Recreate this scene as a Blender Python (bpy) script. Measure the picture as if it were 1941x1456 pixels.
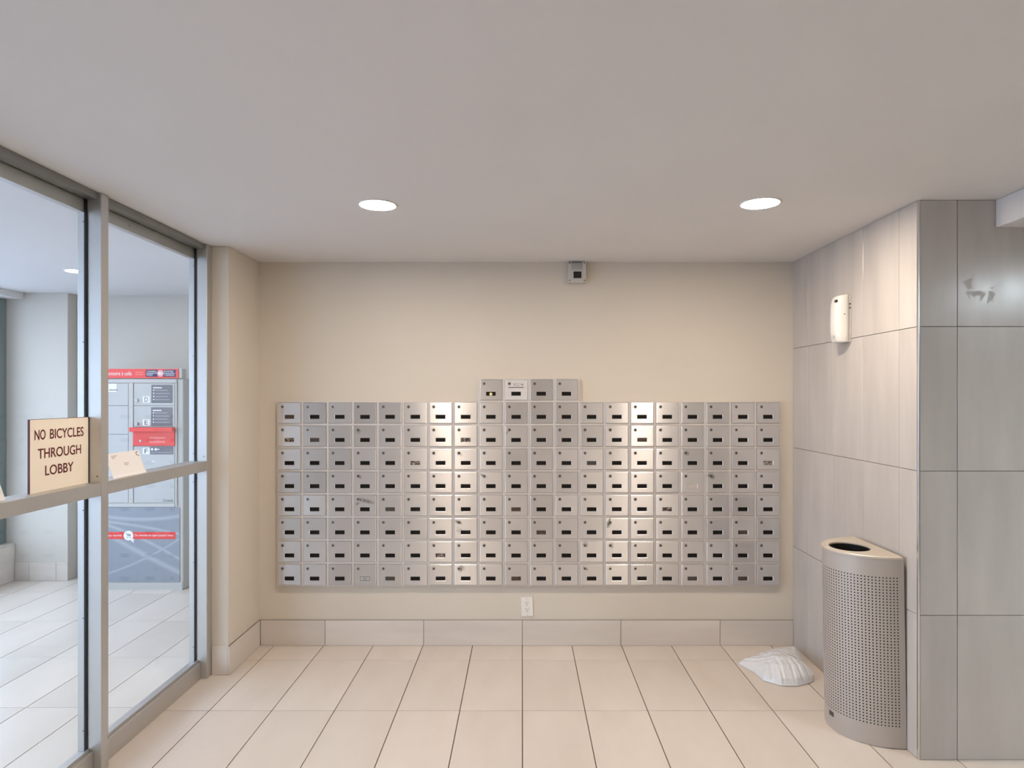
import bpy, bmesh, math, random
from mathutils import Vector, Matrix, noise

random.seed(7)
for o in list(bpy.data.objects):
    bpy.data.objects.remove(o)
sc = bpy.context.scene
C = sc.collection

# ------------------------------------------------------------------ camera
F = 1234.0            # focal length in pixels of the 1941 px wide frame
D = 3.938             # camera to back wall
H = 1.503             # camera height
VX, VY = 989.0, 752.0
cam_d = bpy.data.cameras.new('camera')
cam = bpy.data.objects.new('camera', cam_d)
C.objects.link(cam)
cam.location = (0, -D, H)
cam.rotation_euler = (math.pi / 2, 0, 0)
cam_d.sensor_width = 36
cam_d.sensor_fit = 'HORIZONTAL'
cam_d.lens = 36 * F / 1941
cam_d.shift_x = -(VX - 970.5) / 1941
cam_d.shift_y = (VY - 728) / 1941
cam_d.clip_start = 0.05
cam_d.clip_end = 200
sc.camera = cam

# ------------------------------------------------------------------ world, exposure
SKY = 6.9
LAMP = 310.0
w = bpy.data.worlds.new('overcast_sky')
sc.world = w
w.use_nodes = True
bg = w.node_tree.nodes['Background']
bg.inputs[0].default_value = (0.65, 0.77, 1.0, 1)
bg.inputs[1].default_value = SKY
sc.view_settings.view_transform = 'Standard'
sc.view_settings.look = 'None'
sc.view_settings.gamma = 1
sc.view_settings.use_curve_mapping = False
sc.view_settings.exposure = 0.0


def portal(name, loc, rot, sx, sy):
    l = bpy.data.lights.new(name, 'AREA')
    l.shape = 'RECTANGLE'
    l.size, l.size_y = sx, sy
    l.cycles.is_portal = True
    o = bpy.data.objects.new(name, l)
    C.objects.link(o)
    o.location, o.rotation_euler = loc, rot


# portals only tell the sampler where the sky enters (they emit nothing)
portal('sky_portal_side', (-4.24, -1.8, 1.30), (0, -math.pi / 2, 0), 2.0, 6.2)
portal('sky_portal_entry', (-3.89, -5.06, 1.05), (math.pi / 2, 0, 0), .80, 2.06)


def Yd(d):
    return d - D


def PX(px, d):
    return (px - VX) * d / F


def PZ(py, d):
    return H - (py - VY) * d / F


# ------------------------------------------------------------------ materials
MATS = {}


def mat(name, color=(.8, .8, .8), rough=.5, metal=0.0, spec=.5, emit=None, estr=0.0):
    if name in MATS:
        return MATS[name]
    m = bpy.data.materials.new(name)
    m.use_nodes = True
    b = m.node_tree.nodes['Principled BSDF']
    b.inputs['Base Color'].default_value = (*color, 1)
    b.inputs['Roughness'].default_value = rough
    b.inputs['Metallic'].default_value = metal
    b.inputs['Specular IOR Level'].default_value = spec
    if emit:
        b.inputs['Emission Color'].default_value = (*emit, 1)
        b.inputs['Emission Strength'].default_value = estr
    MATS[name] = m
    return m


def nd(m, t, **kw):
    n = m.node_tree.nodes.new(t)
    for k, v in kw.items():
        setattr(n, k, v)
    return n


def lk(m, a, b):
    m.node_tree.links.new(a, b)


def bsdf(m):
    return m.node_tree.nodes['Principled BSDF']


def ramp(m, fac, stops):
    r = nd(m, 'ShaderNodeValToRGB')
    while len(r.color_ramp.elements) < len(stops):
        r.color_ramp.elements.new(.5)
    for e, (p, c) in zip(r.color_ramp.elements, stops):
        e.position = p
        e.color = (*c, 1)
    lk(m, fac, r.inputs[0])
    return r


def add_bump(m, height, strength, dist=.002):
    b = nd(m, 'ShaderNodeBump')
    b.inputs['Strength'].default_value = strength
    b.inputs['Distance'].default_value = dist
    lk(m, height, b.inputs['Height'])
    lk(m, b.outputs[0], bsdf(m).inputs['Normal'])


def obj_coords(m, scale, rand_off=True):
    """object coordinates, shifted for each object, stretched by scale"""
    tc = nd(m, 'ShaderNodeTexCoord')
    mp = nd(m, 'ShaderNodeMapping')
    mp.inputs['Scale'].default_value = scale
    lk(m, tc.outputs['Object'], mp.inputs['Vector'])
    oi = nd(m, 'ShaderNodeObjectInfo')
    if rand_off:
        cx = nd(m, 'ShaderNodeMath', operation='MULTIPLY')
        cx.inputs[1].default_value = 37.0
        lk(m, oi.outputs['Random'], cx.inputs[0])
        lk(m, cx.outputs[0], mp.inputs['Location'])
    return mp.outputs[0], oi.outputs['Random']


def tile_mat(name, ca, cb, scale, rough=.33, spec=.5):
    m = mat(name, ca, rough, 0, spec)
    v, rnd = obj_coords(m, scale)
    n = nd(m, 'ShaderNodeTexNoise')
    n.inputs['Scale'].default_value = 1.0
    n.inputs['Detail'].default_value = 5
    n.inputs['Roughness'].default_value = .55
    lk(m, v, n.inputs['Vector'])
    r = ramp(m, n.outputs[0], [(.28, cb), (.72, ca)])
    hs = nd(m, 'ShaderNodeHueSaturation')
    mr = nd(m, 'ShaderNodeMapRange')
    mr.inputs['To Min'].default_value = .95
    mr.inputs['To Max'].default_value = 1.04
    lk(m, rnd, mr.inputs['Value'])
    lk(m, mr.outputs[0], hs.inputs['Value'])
    lk(m, r.outputs[0], hs.inputs['Color'])
    lk(m, hs.outputs[0], bsdf(m).inputs['Base Color'])
    n2 = nd(m, 'ShaderNodeTexNoise')
    n2.inputs['Scale'].default_value = 2.2
    n2.inputs['Detail'].default_value = 3
    lk(m, v, n2.inputs['Vector'])
    m2 = nd(m, 'ShaderNodeMapRange')
    m2.inputs['To Min'].default_value = rough - .06
    m2.inputs['To Max'].default_value = rough + .08
    lk(m, n2.outputs[0], m2.inputs['Value'])
    lk(m, m2.outputs[0], bsdf(m).inputs['Roughness'])
    return m


def paint_mat(name, col, rough=.7, bump=.06, sc_=220):
    m = mat(name, col, rough, 0, .3)
    tc = nd(m, 'ShaderNodeTexCoord')
    n = nd(m, 'ShaderNodeTexNoise')
    n.inputs['Scale'].default_value = 1.3
    n.inputs['Detail'].default_value = 3
    lk(m, tc.outputs['Object'], n.inputs['Vector'])
    c2 = tuple(x * .965 for x in col)
    r = ramp(m, n.outputs[0], [(.3, c2), (.7, col)])
    lk(m, r.outputs[0], bsdf(m).inputs['Base Color'])
    n2 = nd(m, 'ShaderNodeTexNoise')
    n2.inputs['Scale'].default_value = sc_
    n2.inputs['Detail'].default_value = 2
    lk(m, tc.outputs['Object'], n2.inputs['Vector'])
    add_bump(m, n2.outputs[0], bump)
    return m


M_WALL = paint_mat('beige_wall_paint', (.69, .63, .545))
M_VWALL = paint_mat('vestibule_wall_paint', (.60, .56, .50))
M_CEIL = paint_mat('white_ceiling_paint', (.74, .72, .71), .8, .04)
M_FLOOR = tile_mat('floor_porcelain', (.70, .625, .555), (.64, .56, .49), (5, 1.6, 1), .32)
M_BASE = tile_mat('baseboard_porcelain', (.72, .66, .60), (.63, .57, .515), (1.6, 1, 9), .35)
M_WTILE = tile_mat('wall_porcelain', (.57, .53, .495), (.48, .445, .415), (8, 8, 1.3), .22)
M_GROUT = mat('grout', (.11, .075, .05), .9)
M_WGROUT = mat('wall_grout', (.26, .23, .205), .9)
M_ALU = mat('satin_aluminium', (.58, .57, .555), .42, .85)
M_ALU_SHADED = mat('shaded_head_rail_aluminium', (.30, .30, .29), .45, .85)  # same satin aluminium, with the head rail's shade put into the colour
M_TRIM = mat('edge_trim_aluminium', (.72, .71, .70), .25, 1.0)
M_GASKET = mat('black_gasket', (.008, .008, .009), .6)
M_SCREW = mat('dark_screw', (.05, .05, .055), .4, .8)
M_WHITE = mat('white_plastic', (.82, .80, .75), .35)
M_OFFWHITE = mat('offwhite_plastic', (.58, .56, .52), .45)
M_BLACK = mat('black_plastic', (.012, .012, .012), .35)
M_HOLE = mat('dark_hole', (.02, .018, .016), .8)
M_RED = mat('red_enamel', (.80, .055, .045), .4)
M_LOCKER = mat('locker_paint', (.52, .51, .49), .45)
M_LOCKERD = mat('locker_door_paint', (.50, .50, .49), .42)
M_NAVY = mat('navy_print', (.022, .02, .10), .5)
M_PRINTW = mat('white_print', (.85, .85, .86), .5)
M_PRINTK = mat('dark_print', (.05, .05, .06), .5)
M_PLATE = mat('info_plate_grey', (.16, .16, .18), .45)
M_PLATEL = mat('info_text_grey', (.33, .33, .36), .5)
M_REDL = mat('pale_red_print', (.85, .22, .19), .5)
M_PAPER = mat('envelope_paper', (.93, .91, .91), .8)
M_SIGN = mat('cream_sign_face', (.97, .88, .74), .45)
M_MAROON = mat('maroon_sign_core', (.13, .012, .015), .45)
M_BIN = mat('bin_taupe_metal', (.49, .45, .415), .38, .3)
M_BINTOP = mat('bin_lid_metal', (.62, .545, .46), .4, .2)
M_DARKP = mat('added_dark_panel', (.16, .15, .14), .45)
M_WFRAME = mat('window_frame_green_grey', (.20, .25, .25), .45, .3)
M_ASPHALT = mat('outside_paving', (.42, .44, .50), .9)


def glass_mat():
    m = bpy.data.materials.new('clear_glass')
    m.use_nodes = True
    nt = m.node_tree
    nt.nodes.remove(nt.nodes['Principled BSDF'])
    out = nt.nodes['Material Output']
    t = nd(m, 'ShaderNodeBsdfTransparent')
    t.inputs[0].default_value = (.965, .98, .975, 1)
    g = nd(m, 'ShaderNodeBsdfGlossy')
    g.inputs['Roughness'].default_value = .0
    f = nd(m, 'ShaderNodeLayerWeight')          # Schlick-like reflection, same from both sides
    pw = nd(m, 'ShaderNodeMath', operation='POWER')
    pw.inputs[1].default_value = 5.0
    lk(m, f.outputs['Facing'], pw.inputs[0])
    ma = nd(m, 'ShaderNodeMath', operation='MULTIPLY_ADD')
    ma.inputs[1].default_value = .75
    ma.inputs[2].default_value = .018
    lk(m, pw.outputs[0], ma.inputs[0])
    x = nd(m, 'ShaderNodeMixShader')
    lk(m, ma.outputs[0], x.inputs[0])
    lk(m, t.outputs[0], x.inputs[1])
    lk(m, g.outputs[0], x.inputs[2])
    lk(m, x.outputs[0], out.inputs[0])
    return m


M_GLASS = glass_mat()

# ------------------------------------------------------------------ mesh helpers


def link(name, me, parent=None, loc=(0, 0, 0), rot=(0, 0, 0), kind=None):
    o = bpy.data.objects.new(name, me)
    C.objects.link(o)
    o.location, o.rotation_euler = loc, rot
    if parent is not None:
        o.parent = parent
    if kind:
        o['kind'] = kind
    return o


def tag(o, label, cat, group=None, kind=None):
    o['label'] = label
    o['category'] = cat
    if group:
        o['group'] = group
    if kind:
        o['kind'] = kind
    return o


def empty(name, loc=(0, 0, 0), rot=(0, 0, 0), parent=None):
    o = bpy.data.objects.new(name, None)
    C.objects.link(o)
    o.location, o.rotation_euler = loc, rot
    o.empty_display_size = .05
    if parent is not None:
        o.parent = parent
    return o


def bm_box(bm, x0, x1, y0, y1, z0, z1):
    vs = [bm.verts.new((x, y, z)) for x in (x0, x1) for y in (y0, y1) for z in (z0, z1)]
    for f in ((0, 1, 3, 2), (4, 6, 7, 5), (0, 4, 5, 1), (2, 3, 7, 6), (0, 2, 6, 4), (1, 5, 7, 3)):
        bm.faces.new([vs[i] for i in f])


def mesh_of(bm, name, mats, bevel=0, seg=1, smooth=False):
    if bevel:
        bmesh.ops.bevel(bm, geom=list(bm.edges), offset=bevel, segments=seg, affect='EDGES', profile=.6)
    bmesh.ops.recalc_face_normals(bm, faces=bm.faces)
    me = bpy.data.meshes.new(name)
    bm.to_mesh(me)
    bm.free()
    if not isinstance(mats, (list, tuple)):
        mats = [mats]
    for m in mats:
        me.materials.append(m)
    if smooth:
        for p in me.polygons:
            p.use_smooth = True
    return me


def box_mesh(name, b, m, bevel=0, seg=1):
    bm = bmesh.new()
    bm_box(bm, *b)
    return mesh_of(bm, name, m, bevel, seg)


def box(name, b, m, parent=None, bevel=0, seg=1, kind=None):
    """box from world bounds, origin at its centre"""
    x0, x1, y0, y1, z0, z1 = b
    c = ((x0 + x1) / 2, (y0 + y1) / 2, (z0 + z1) / 2)
    hx, hy, hz = (x1 - x0) / 2, (y1 - y0) / 2, (z1 - z0) / 2
    me = box_mesh(name, (-hx, hx, -hy, hy, -hz, hz), m, bevel, seg)
    pl = Vector(c)
    if parent is not None:
        pl = pl - world_loc(parent)
    return link(name, me, parent, pl, kind=kind)


def world_loc(o):
    v = Vector(o.location)
    while o.parent:
        o = o.parent
        v = v + Vector(o.location)
    return v


def bm_cyl(bm, c, r, h, axis='y', n=16, r2=None):
    """cylinder from c along axis by h"""
    r2 = r if r2 is None else r2
    a, b = [], []
    for i in range(n):
        t = 2 * math.pi * i / n
        u, v = math.cos(t), math.sin(t)
        for k, (rr, hh, lst) in enumerate(((r, 0, a), (r2, h, b))):
            if axis == 'y':
                p = (c[0] + u * rr, c[1] + hh, c[2] + v * rr)
            elif axis == 'z':
                p = (c[0] + u * rr, c[1] + v * rr, c[2] + hh)
            else:
                p = (c[0] + hh, c[1] + u * rr, c[2] + v * rr)
            lst.append(bm.verts.new(p))
    for i in range(n):
        j = (i + 1) % n
        bm.faces.new((a[i], a[j], b[j], b[i]))
    bm.faces.new(a)
    bm.faces.new(b)


def cyl(name, c, r, h, axis, m, parent=None, n=16, r2=None, loc=(0, 0, 0)):
    bm = bmesh.new()
    bm_cyl(bm, c, r, h, axis, n, r2)
    return link(name, mesh_of(bm, name, m), parent, loc)


_tm = {}


def tile_mesh(w_, d_, h_, m, bev=.0012):
    k = (round(w_, 3), round(d_, 3), round(h_, 3), m.name)
    if k not in _tm:
        bm = bmesh.new()
        bm_box(bm, -w_ / 2, w_ / 2, -d_ / 2, d_ / 2, -h_ / 2, h_ / 2)
        _tm[k] = mesh_of(bm, 'tile', m, bev)
    return _tm[k]


def tile(b, m, parent, name='tile'):
    x0, x1, y0, y1, z0, z1 = b
    return link(name, tile_mesh(x1 - x0, y1 - y0, z1 - z0, m), parent,
                Vector(((x0 + x1) / 2, (y0 + y1) / 2, (z0 + z1) / 2)) - world_loc(parent))


def text_mesh(body, width, height, m, thick=.0004, bold=0.0):
    """flat lettering in the xz plane facing -y, fitted into width x height, centred"""
    cu = bpy.data.curves.new('lettering', 'FONT')
    cu.body = body
    cu.align_x = 'CENTER'
    cu.offset = bold
    cu.resolution_u = 7 if bold else 3
    to = bpy.data.objects.new('lettering_tmp', cu)
    C.objects.link(to)
    dg = bpy.context.evaluated_depsgraph_get()
    me = bpy.data.meshes.new_from_object(to.evaluated_get(dg))
    bpy.data.objects.remove(to)
    bpy.data.curves.remove(cu)
    xs = [v.co.x for v in me.vertices]
    ys = [v.co.y for v in me.vertices]
    cx, cy = (min(xs) + max(xs)) / 2, (min(ys) + max(ys)) / 2
    sx, sy = width / (max(xs) - min(xs)), height / (max(ys) - min(ys))
    for v in me.vertices:
        v.co = Vector(((v.co.x - cx) * sx, -thick, (v.co.y - cy) * sy))
    me.materials.clear()
    me.materials.append(m)
    me.name = 'lettering'
    return me


# ================================================================== THE SHELL
ZC = 2.317
XL, XR = -1.588, 1.640
YP = Yd(3.525)          # front of the pier at the left
YC = Yd(2.692)          # front of the tiled column at the right
YF = -7.6               # wall behind the camera
XP = -1.676             # room side of the glass partition
VZ = 2.35               # vestibule ceiling
YVB = Yd(5.43)          # vestibule back wall
YVS = Yd(5.32)          # vestibule wall stub
YVF = -5.0              # vestibule entry glazing

floor = tag(box('floor', (-4.35, 4.6, YF, 1.60, -.08, -.004), M_GROUT), 'lobby floor of large beige porcelain tiles with dark joints',
            'floor', kind='structure')
G = .0021
xj = [.003 + .3 * k for k in range(-7, 16)]
yj = [0.03, -.221, -.821, -1.421, -2.021, -2.621, -3.221, -3.821, -4.421]
for j in range(len(yj) - 1):
    for i in range(len(xj) - 1):
        x0, x1 = xj[i], xj[i + 1]
        if x1 <= -1.74 or x0 > 2.6:
            continue
        if j < 2 and x0 > 1.66:
            continue
        x0 = max(x0, -1.742 - G)
        tile((x0 + G, x1 - G, yj[j + 1] + G, yj[j] - G, -.0125, 0), M_FLOOR, floor)
vxj = [.003 + .3 * k for k in range(-15, -4)]
vyj = [Yd(3.755) + .607 * k for k in range(-8, 4)]
for j in range(len(vyj) - 1):
    for i in range(len(vxj) - 1):
        x0, x1 = vxj[i], min(vxj[i + 1], -1.745)
        y0, y1 = max(vyj[j], YVF), min(vyj[j + 1], 1.6)
        if x1 - x0 < .02 or y1 - y0 < .02:
            continue
        tile((x0 + G, x1 - G, y0 + G, y1 - G, -.0125, 0), M_FLOOR, floor)
box('tile_field', (-1.742, 4.6, YF, -4.4226, -.0125, 0), M_FLOOR, floor, kind='stuff')
box('tile_field', (2.705, 4.6, -4.4194, YC, -.0125, 0), M_FLOOR, floor, kind='stuff')

tag(box('ceiling', (-1.776, 4.6, YF, .12, ZC, ZC + .15), M_CEIL), 'plain white painted lobby ceiling', 'ceiling', kind='structure')
tag(box('ceiling', (-4.35, -1.777, YVF - .1, 1.60, VZ, VZ + .117), M_CEIL), 'white vestibule ceiling beyond the glass partition', 'ceiling', kind='structure')
tag(box('wall_bulkhead', (PX(1887, 2.692), 4.6, YF, YC, PZ(431, 2.692), ZC), M_CEIL, bevel=.003),
    'white boxed ceiling bulkhead meeting the tiled column at upper right', 'bulkhead', kind='structure')

tag(box('wall_back', (XL - .1, XR + .012, 0, .12, 0, ZC), M_WALL), 'beige painted back wall that carries the mailboxes', 'wall', kind='structure')
# pier between lobby and vestibule
tag(box('wall_left', (-1.776, XL, YP, YVB + .12, 0, ZC), M_WALL, bevel=.003), 'beige painted wall pier beside the glass partition', 'wall', kind='structure')
tag(box('wall_front', (-1.776, 4.6, YF - .12, YF, 0, ZC), M_WALL), 'lobby wall behind the viewer', 'wall', kind='structure')
tag(box('wall_side', (-1.776, -1.676, YF, YVF, 0, ZC), M_WALL), 'lobby side wall before the partition', 'wall', kind='structure')
tag(box('wall_far_right', (4.6, 4.72, YF, .12, 0, ZC), M_WALL), 'far right lobby wall round the tiled column', 'wall', kind='structure')

# tiled column / right wall
wr = tag(box('wall_right', (XR + .0085, 4.6, YC + .0085, .12, 0, ZC), M_WGROUT), 'right wall and column faced with tall grey porcelain tiles', 'wall', kind='structure')
zj = [0.0, .598, 1.195, 1.793, ZC]
g2 = .0011
yw = [YC, Yd(2.831), Yd(3.128), Yd(3.431), Yd(3.734), 0.0]
for a in range(len(yw) - 1):
    for b in range(4):
        y0 = yw[a] + (0.0115 if a == 0 else g2)
        tile((XR, XR + .010, y0, yw[a + 1] - g2, zj[b] + g2, zj[b + 1] - g2), M_WTILE, wr)
xw = [XR, PX(1815, 2.692), PX(1815, 2.692) + .3, PX(1815, 2.692) + .6, PX(1815, 2.692) + .9, PX(1815, 2.692) + 1.2]
for a in range(len(xw) - 1):
    for b in range(4):
        x0 = xw[a] + (0.008 if a == 0 else g2)
        t_ = tile((x0, xw[a + 1] - g2, YC, YC + .010, zj[b] + g2, zj[b + 1] - g2), M_WTILE, wr)
        if (a, b) == (1, 3):
            STAINED = t_
st = M_WTILE.copy()
st.name = 'wall_porcelain_stained'
MATS['wall_porcelain_stained'] = st
tc_ = nd(st, 'ShaderNodeTexCoord')
nz_ = nd(st, 'ShaderNodeTexNoise')
nz_.inputs['Scale'].default_value = 48
nz_.inputs['Detail'].default_value = 5
lk(st, tc_.outputs['Object'], nz_.inputs['Vector'])
tot_ = None
for ux, uz, rx, rz in ((-.106, -.090, .020, .036), (-.075, -.128, .050, .018), (-.012, -.140, .022, .034)):
    mp_ = nd(st, 'ShaderNodeMapping', vector_type='TEXTURE')
    mp_.inputs['Location'].default_value = (ux, 0, uz)
    mp_.inputs['Scale'].default_value = (rx, 1, rz)
    lk(st, tc_.outputs['Object'], mp_.inputs['Vector'])
    ln_ = nd(st, 'ShaderNodeVectorMath', operation='LENGTH')
    lk(st, mp_.outputs[0], ln_.inputs[0])
    ad_ = nd(st, 'ShaderNodeMath', operation='MULTIPLY_ADD')
    ad_.inputs[1].default_value = 4.5
    lk(st, nz_.outputs[0], ad_.inputs[0])
    lk(st, ln_.outputs['Value'], ad_.inputs[2])
    r_ = nd(st, 'ShaderNodeMapRange')
    r_.inputs['From Min'].default_value = 3.2
    r_.inputs['From Max'].default_value = 2.6
    lk(st, ad_.outputs[0], r_.inputs['Value'])
    if tot_ is None:
        tot_ = r_.outputs[0]
    else:
        mx_ = nd(st, 'ShaderNodeMath', operation='MAXIMUM')
        lk(st, tot_, mx_.inputs[0])
        lk(st, r_.outputs[0], mx_.inputs[1])
        tot_ = mx_.outputs[0]
bs_ = bsdf(st)
for sock, val in (('Roughness', .42), ('Base Color', (.47, .445, .42, 1))):
    src = bs_.inputs[sock].links[0].from_socket
    mi_ = nd(st, 'ShaderNodeMix', data_type='RGBA' if sock == 'Base Color' else 'FLOAT')
    ia, ib, io = ('A', 'B', 'Result')
    sa = [q for q in mi_.inputs if q.name == 'A' and q.enabled][0]
    sb = [q for q in mi_.inputs if q.name == 'B' and q.enabled][0]
    so = [q for q in mi_.outputs if q.enabled][0]
    sf = [q for q in mi_.inputs if q.name == 'Factor' and q.enabled][0]
    lk(st, tot_, sf)
    lk(st, src, sa)
    sb.default_value = val
    lk(st, so, bs_.inputs[sock])
STAINED.data = STAINED.data.copy()
STAINED.data.materials.clear()
STAINED.data.materials.append(st)
box('edge_trim', (XR - .001, XR + .007, YC - .001, YC + .0105, 0, ZC - .001), M_TRIM, wr, bevel=.001)

# baseboards of cut tile
bb = tag(box('baseboard_back', (XL, XR, -.0075, 0, 0.0, .1540), M_WGROUT), 'low tile baseboard along the back wall', 'baseboard', kind='structure')
bj = [XL + .011, PX(616, 3.928), PX(803, 3.928), PX(990, 3.928), PX(1177, 3.928), PX(1365, 3.928), XR]
for i in range(len(bj) - 1):
    tile((bj[i] + .0018, bj[i + 1] - .0018, -.0105, -.001, 0.001, .152), M_BASE, bb)
bl = tag(box('baseboard_left', (XL, XL + .0075, YP - .0075, -.011, 0, .1540), M_WGROUT), 'low tile baseboard around the wall pier', 'baseboard', kind='structure')
tile((XL + .001, XL + .0105, YP - .0105, -.0115, .001, .152), M_BASE, bl)
tile((-1.674, XL + .0002, YP - .0105, YP - .0005, .001, .152), M_BASE, bl)

# ------------------------------------------------------------------ glass partition
win = tag(empty('window_1', (XP, YP, 0)), 'aluminium framed glass partition between lobby and vestibule', 'partition', kind='structure')
XB = -1.771                      # vestibule side of the frame
XG = -1.737                      # glass line
post_d = [(3.465, 3.524), (2.595, 2.641), (1.725, 1.771), (.855, .901), (-.015, .031), (-.885, -.839)]
for a, b in post_d:
    p = box('post', (XP - .095, XP, Yd(a), Yd(b), 0, ZC - .001), M_ALU, win, bevel=.0015)
TZ0, TZ1 = 1.108, 1.160
for k in range(len(post_d) - 1):
    y1, y0 = Yd(post_d[k][0]), Yd(post_d[k + 1][1])
    e = .0005
    box('transom', (XB, XP - .001, y0 + e, y1 - e, TZ0, TZ1), M_ALU, win, bevel=.0015)
    box('sill_rail', (XB, -1.708, y0 + e, y1 - e, 0, .088), M_ALU, win, bevel=.0015)
    box('glazing_bead', (XG + .006, -1.722, y0 + e, y1 - e, .088, .100), M_ALU, win, bevel=.001)
    box('head_rail', (XG + .004, XP - .012, y0 + e, y1 - e, 2.288, ZC - .001), M_ALU_SHADED, win, bevel=.001)
    box('head_rail', (XB, XG - .004, y0 + e, y1 - e, 2.237, ZC - .001), M_ALU, win, bevel=.001)
    for z0, z1 in ((.090, TZ0 - .001), (TZ1 + .001, 2.31)):
        box('pane', (XG - .003, XG + .003, y0 + .002, y1 - .002, z0, z1), M_GLASS, win)
        g = box('gasket', (XG - .004, XG + .006, y1 - .006, y1 - .0006, z0, z1), M_GASKET, win)
        box('gasket', (XG - .004, XG + .006, y0 + .0006, y0 + .006, z0, z1), M_GASKET, win)
    if k < 3:
        for zz in (2.20, 1.72, 1.20, 1.05, .62, .17):
            cyl('screw', (XG - .011, y1 - .0012, zz), .0022, .0012, 'y', M_SCREW, win, 8, loc=tuple(-Vector(win.location)))
        cyl('screw', (XP - .016, Yd(post_d[k][0]) - .0012, 1.185), .0028, .0012, 'y', M_SCREW, win, 8, loc=tuple(-Vector(win.location)))
    if k < 2:
        cyl('screw', (XG - .004, y0 + .3 * (y1 - y0), 2.262), .0025, .0012, 'x', M_SCREW, win, 8, loc=tuple(-Vector(win.location)))

# ------------------------------------------------------------------ vestibule shell
tag(box('wall_vestibule_back', (-4.35, -1.777, YVB, 1.60, 0, VZ), M_VWALL), 'pale vestibule back wall behind the parcel locker', 'wall', kind='structure')
XS = -3.71
tag(box('wall_vestibule_stub', (-4.35, XS, YVS, YVB - .001, 0, VZ), M_VWALL, bevel=.002), 'pale wall stub at the left end of the vestibule', 'wall', kind='structure')
vb = tag(box('baseboard_vestibule', (-4.138, XS + .004, YVS - .006, YVS, 0, .147), M_GROUT), 'tile baseboard on the vestibule wall stub', 'baseboard', kind='structure')
for x0, x1 in ((-4.136, -4.02), (-4.02, -3.80), (-3.80, XS + .006)):
    tile((x0 + g2, x1 - g2, YVS - .0105, YVS - .001, .001, .152), M_BASE, vb)
sl = tag(box('wall_sill', (-4.35, -4.147, YVF, YVS - .001, 0, .296), M_GROUT), 'low tiled sill wall under the vestibule window', 'sill', kind='structure')
yy = YVS - .002
while yy > YVF + .3:
    tile((-4.1475, -4.139, yy - .6 + G, yy - G, .001, .296), M_BASE, sl)
    tile((-4.35, -4.139, yy - .6 + G, yy - G, .297, .309), M_BASE, sl)
    yy -= .6
tag(box('trim_1', (-4.35, -4.07, YVF, YVS - .001, 2.30, VZ - .001), M_CEIL), 'white window head trim under the vestibule ceiling', 'trim', kind='structure')
w2 = tag(empty('window_2', (-4.24, -1.8, .31)), 'tall vestibule window onto the street above the tiled sill', 'window', kind='structure')
ys = [1.376, .10, -1.18, -2.46, -3.74, YVF + .02]
for y in ys:
    box('post', (-4.27, -4.21, y - (.03 if y < 1.3 else .16), y + .03 if y < 1.3 else y + .004, .31, 2.299), M_WFRAME, w2, bevel=.002)
box('rail', (-4.27, -4.21, YVF, 1.215, .31, .36), M_ALU, w2)
for i in range(len(ys) - 1):
    box('pane', (-4.243, -4.237, ys[i + 1] + .031, ys[i] - (.031 if i else .161), .361, 2.299), M_GLASS, w2)
w3 = tag(empty('window_3', (-2.95, YVF, 0)), 'vestibule entry glazing towards the street', 'window', kind='structure')
for x in (-4.32, -3.46, -2.62, -1.80):
    box('post', (x - .025, x + .025, YVF - .08, YVF - .02, 0, VZ - .002), M_ALU, w3, bevel=.002)
for x0, x1 in ((-4.29, -3.49),):
    box('pane', (x0, x1, YVF - .053, YVF - .047, .01, 2.08), M_GLASS, w3)
box('added_head_panel', (-4.29, -3.49, YVF - .08, YVF - .02, 2.081, VZ - .003), M_ALU, w3)  # unseen head and side panels, added to cut and darken the entry daylight
for x0, x1 in ((-3.434, -2.646), (-2.594, -1.826)):
    box('added_side_panel', (x0, x1, YVF - .08, YVF - .02, 0, VZ - .003), M_DARKP, w3)
tag(box('ground', (-40, -4.36, -30, 30, -.35, -.12), M_ASPHALT), 'grey paving outside the vestibule window', 'ground', kind='structure')
tag(box('ground', (-4.36, 10, -30, YF - .2, -.35, -.12), M_ASPHALT), 'grey paving outside the entry', 'ground', kind='structure')
tag(box('ground', (-4.36, -1.78, YF - .2, YVF - .1, -.35, -.1), M_ASPHALT), 'grey paving at the entry doors', 'ground', kind='structure')

# ================================================================== DOWNLIGHTS


def downlight(x, y, z, r, label, colr, strength):
    t = tag(empty('downlight', (x, y, z)), label, 'ceiling light', 'recessed ceiling downlights')
    bm = bmesh.new()
    n = 40
    prof = [(r, -.0005), (r, -.004), (r + .006, -.0045), (r + .010, -.002), (r + .010, 0)]
    rings = [[bm.verts.new((q * math.cos(2 * math.pi * i / n), q * math.sin(2 * math.pi * i / n), zz)) for i in range(n)] for q, zz in prof]
    for a in range(len(rings) - 1):
        for i in range(n):
            j = (i + 1) % n
            bm.faces.new((rings[a][i], rings[a][j], rings[a + 1][j], rings[a + 1][i]))
    link('trim_ring', mesh_of(bm, 'trim_ring', M_CEIL, smooth=True), t)
    em = mat('diffuser_%s' % label[:24], (.9, .9, .9), .5, emit=colr, estr=strength)
    bm = bmesh.new()
    bm_cyl(bm, (0, 0, -.003), r - .0005, .002, 'z', n)
    link('diffuser', mesh_of(bm, 'diffuser', em), t)
    return t


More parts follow.
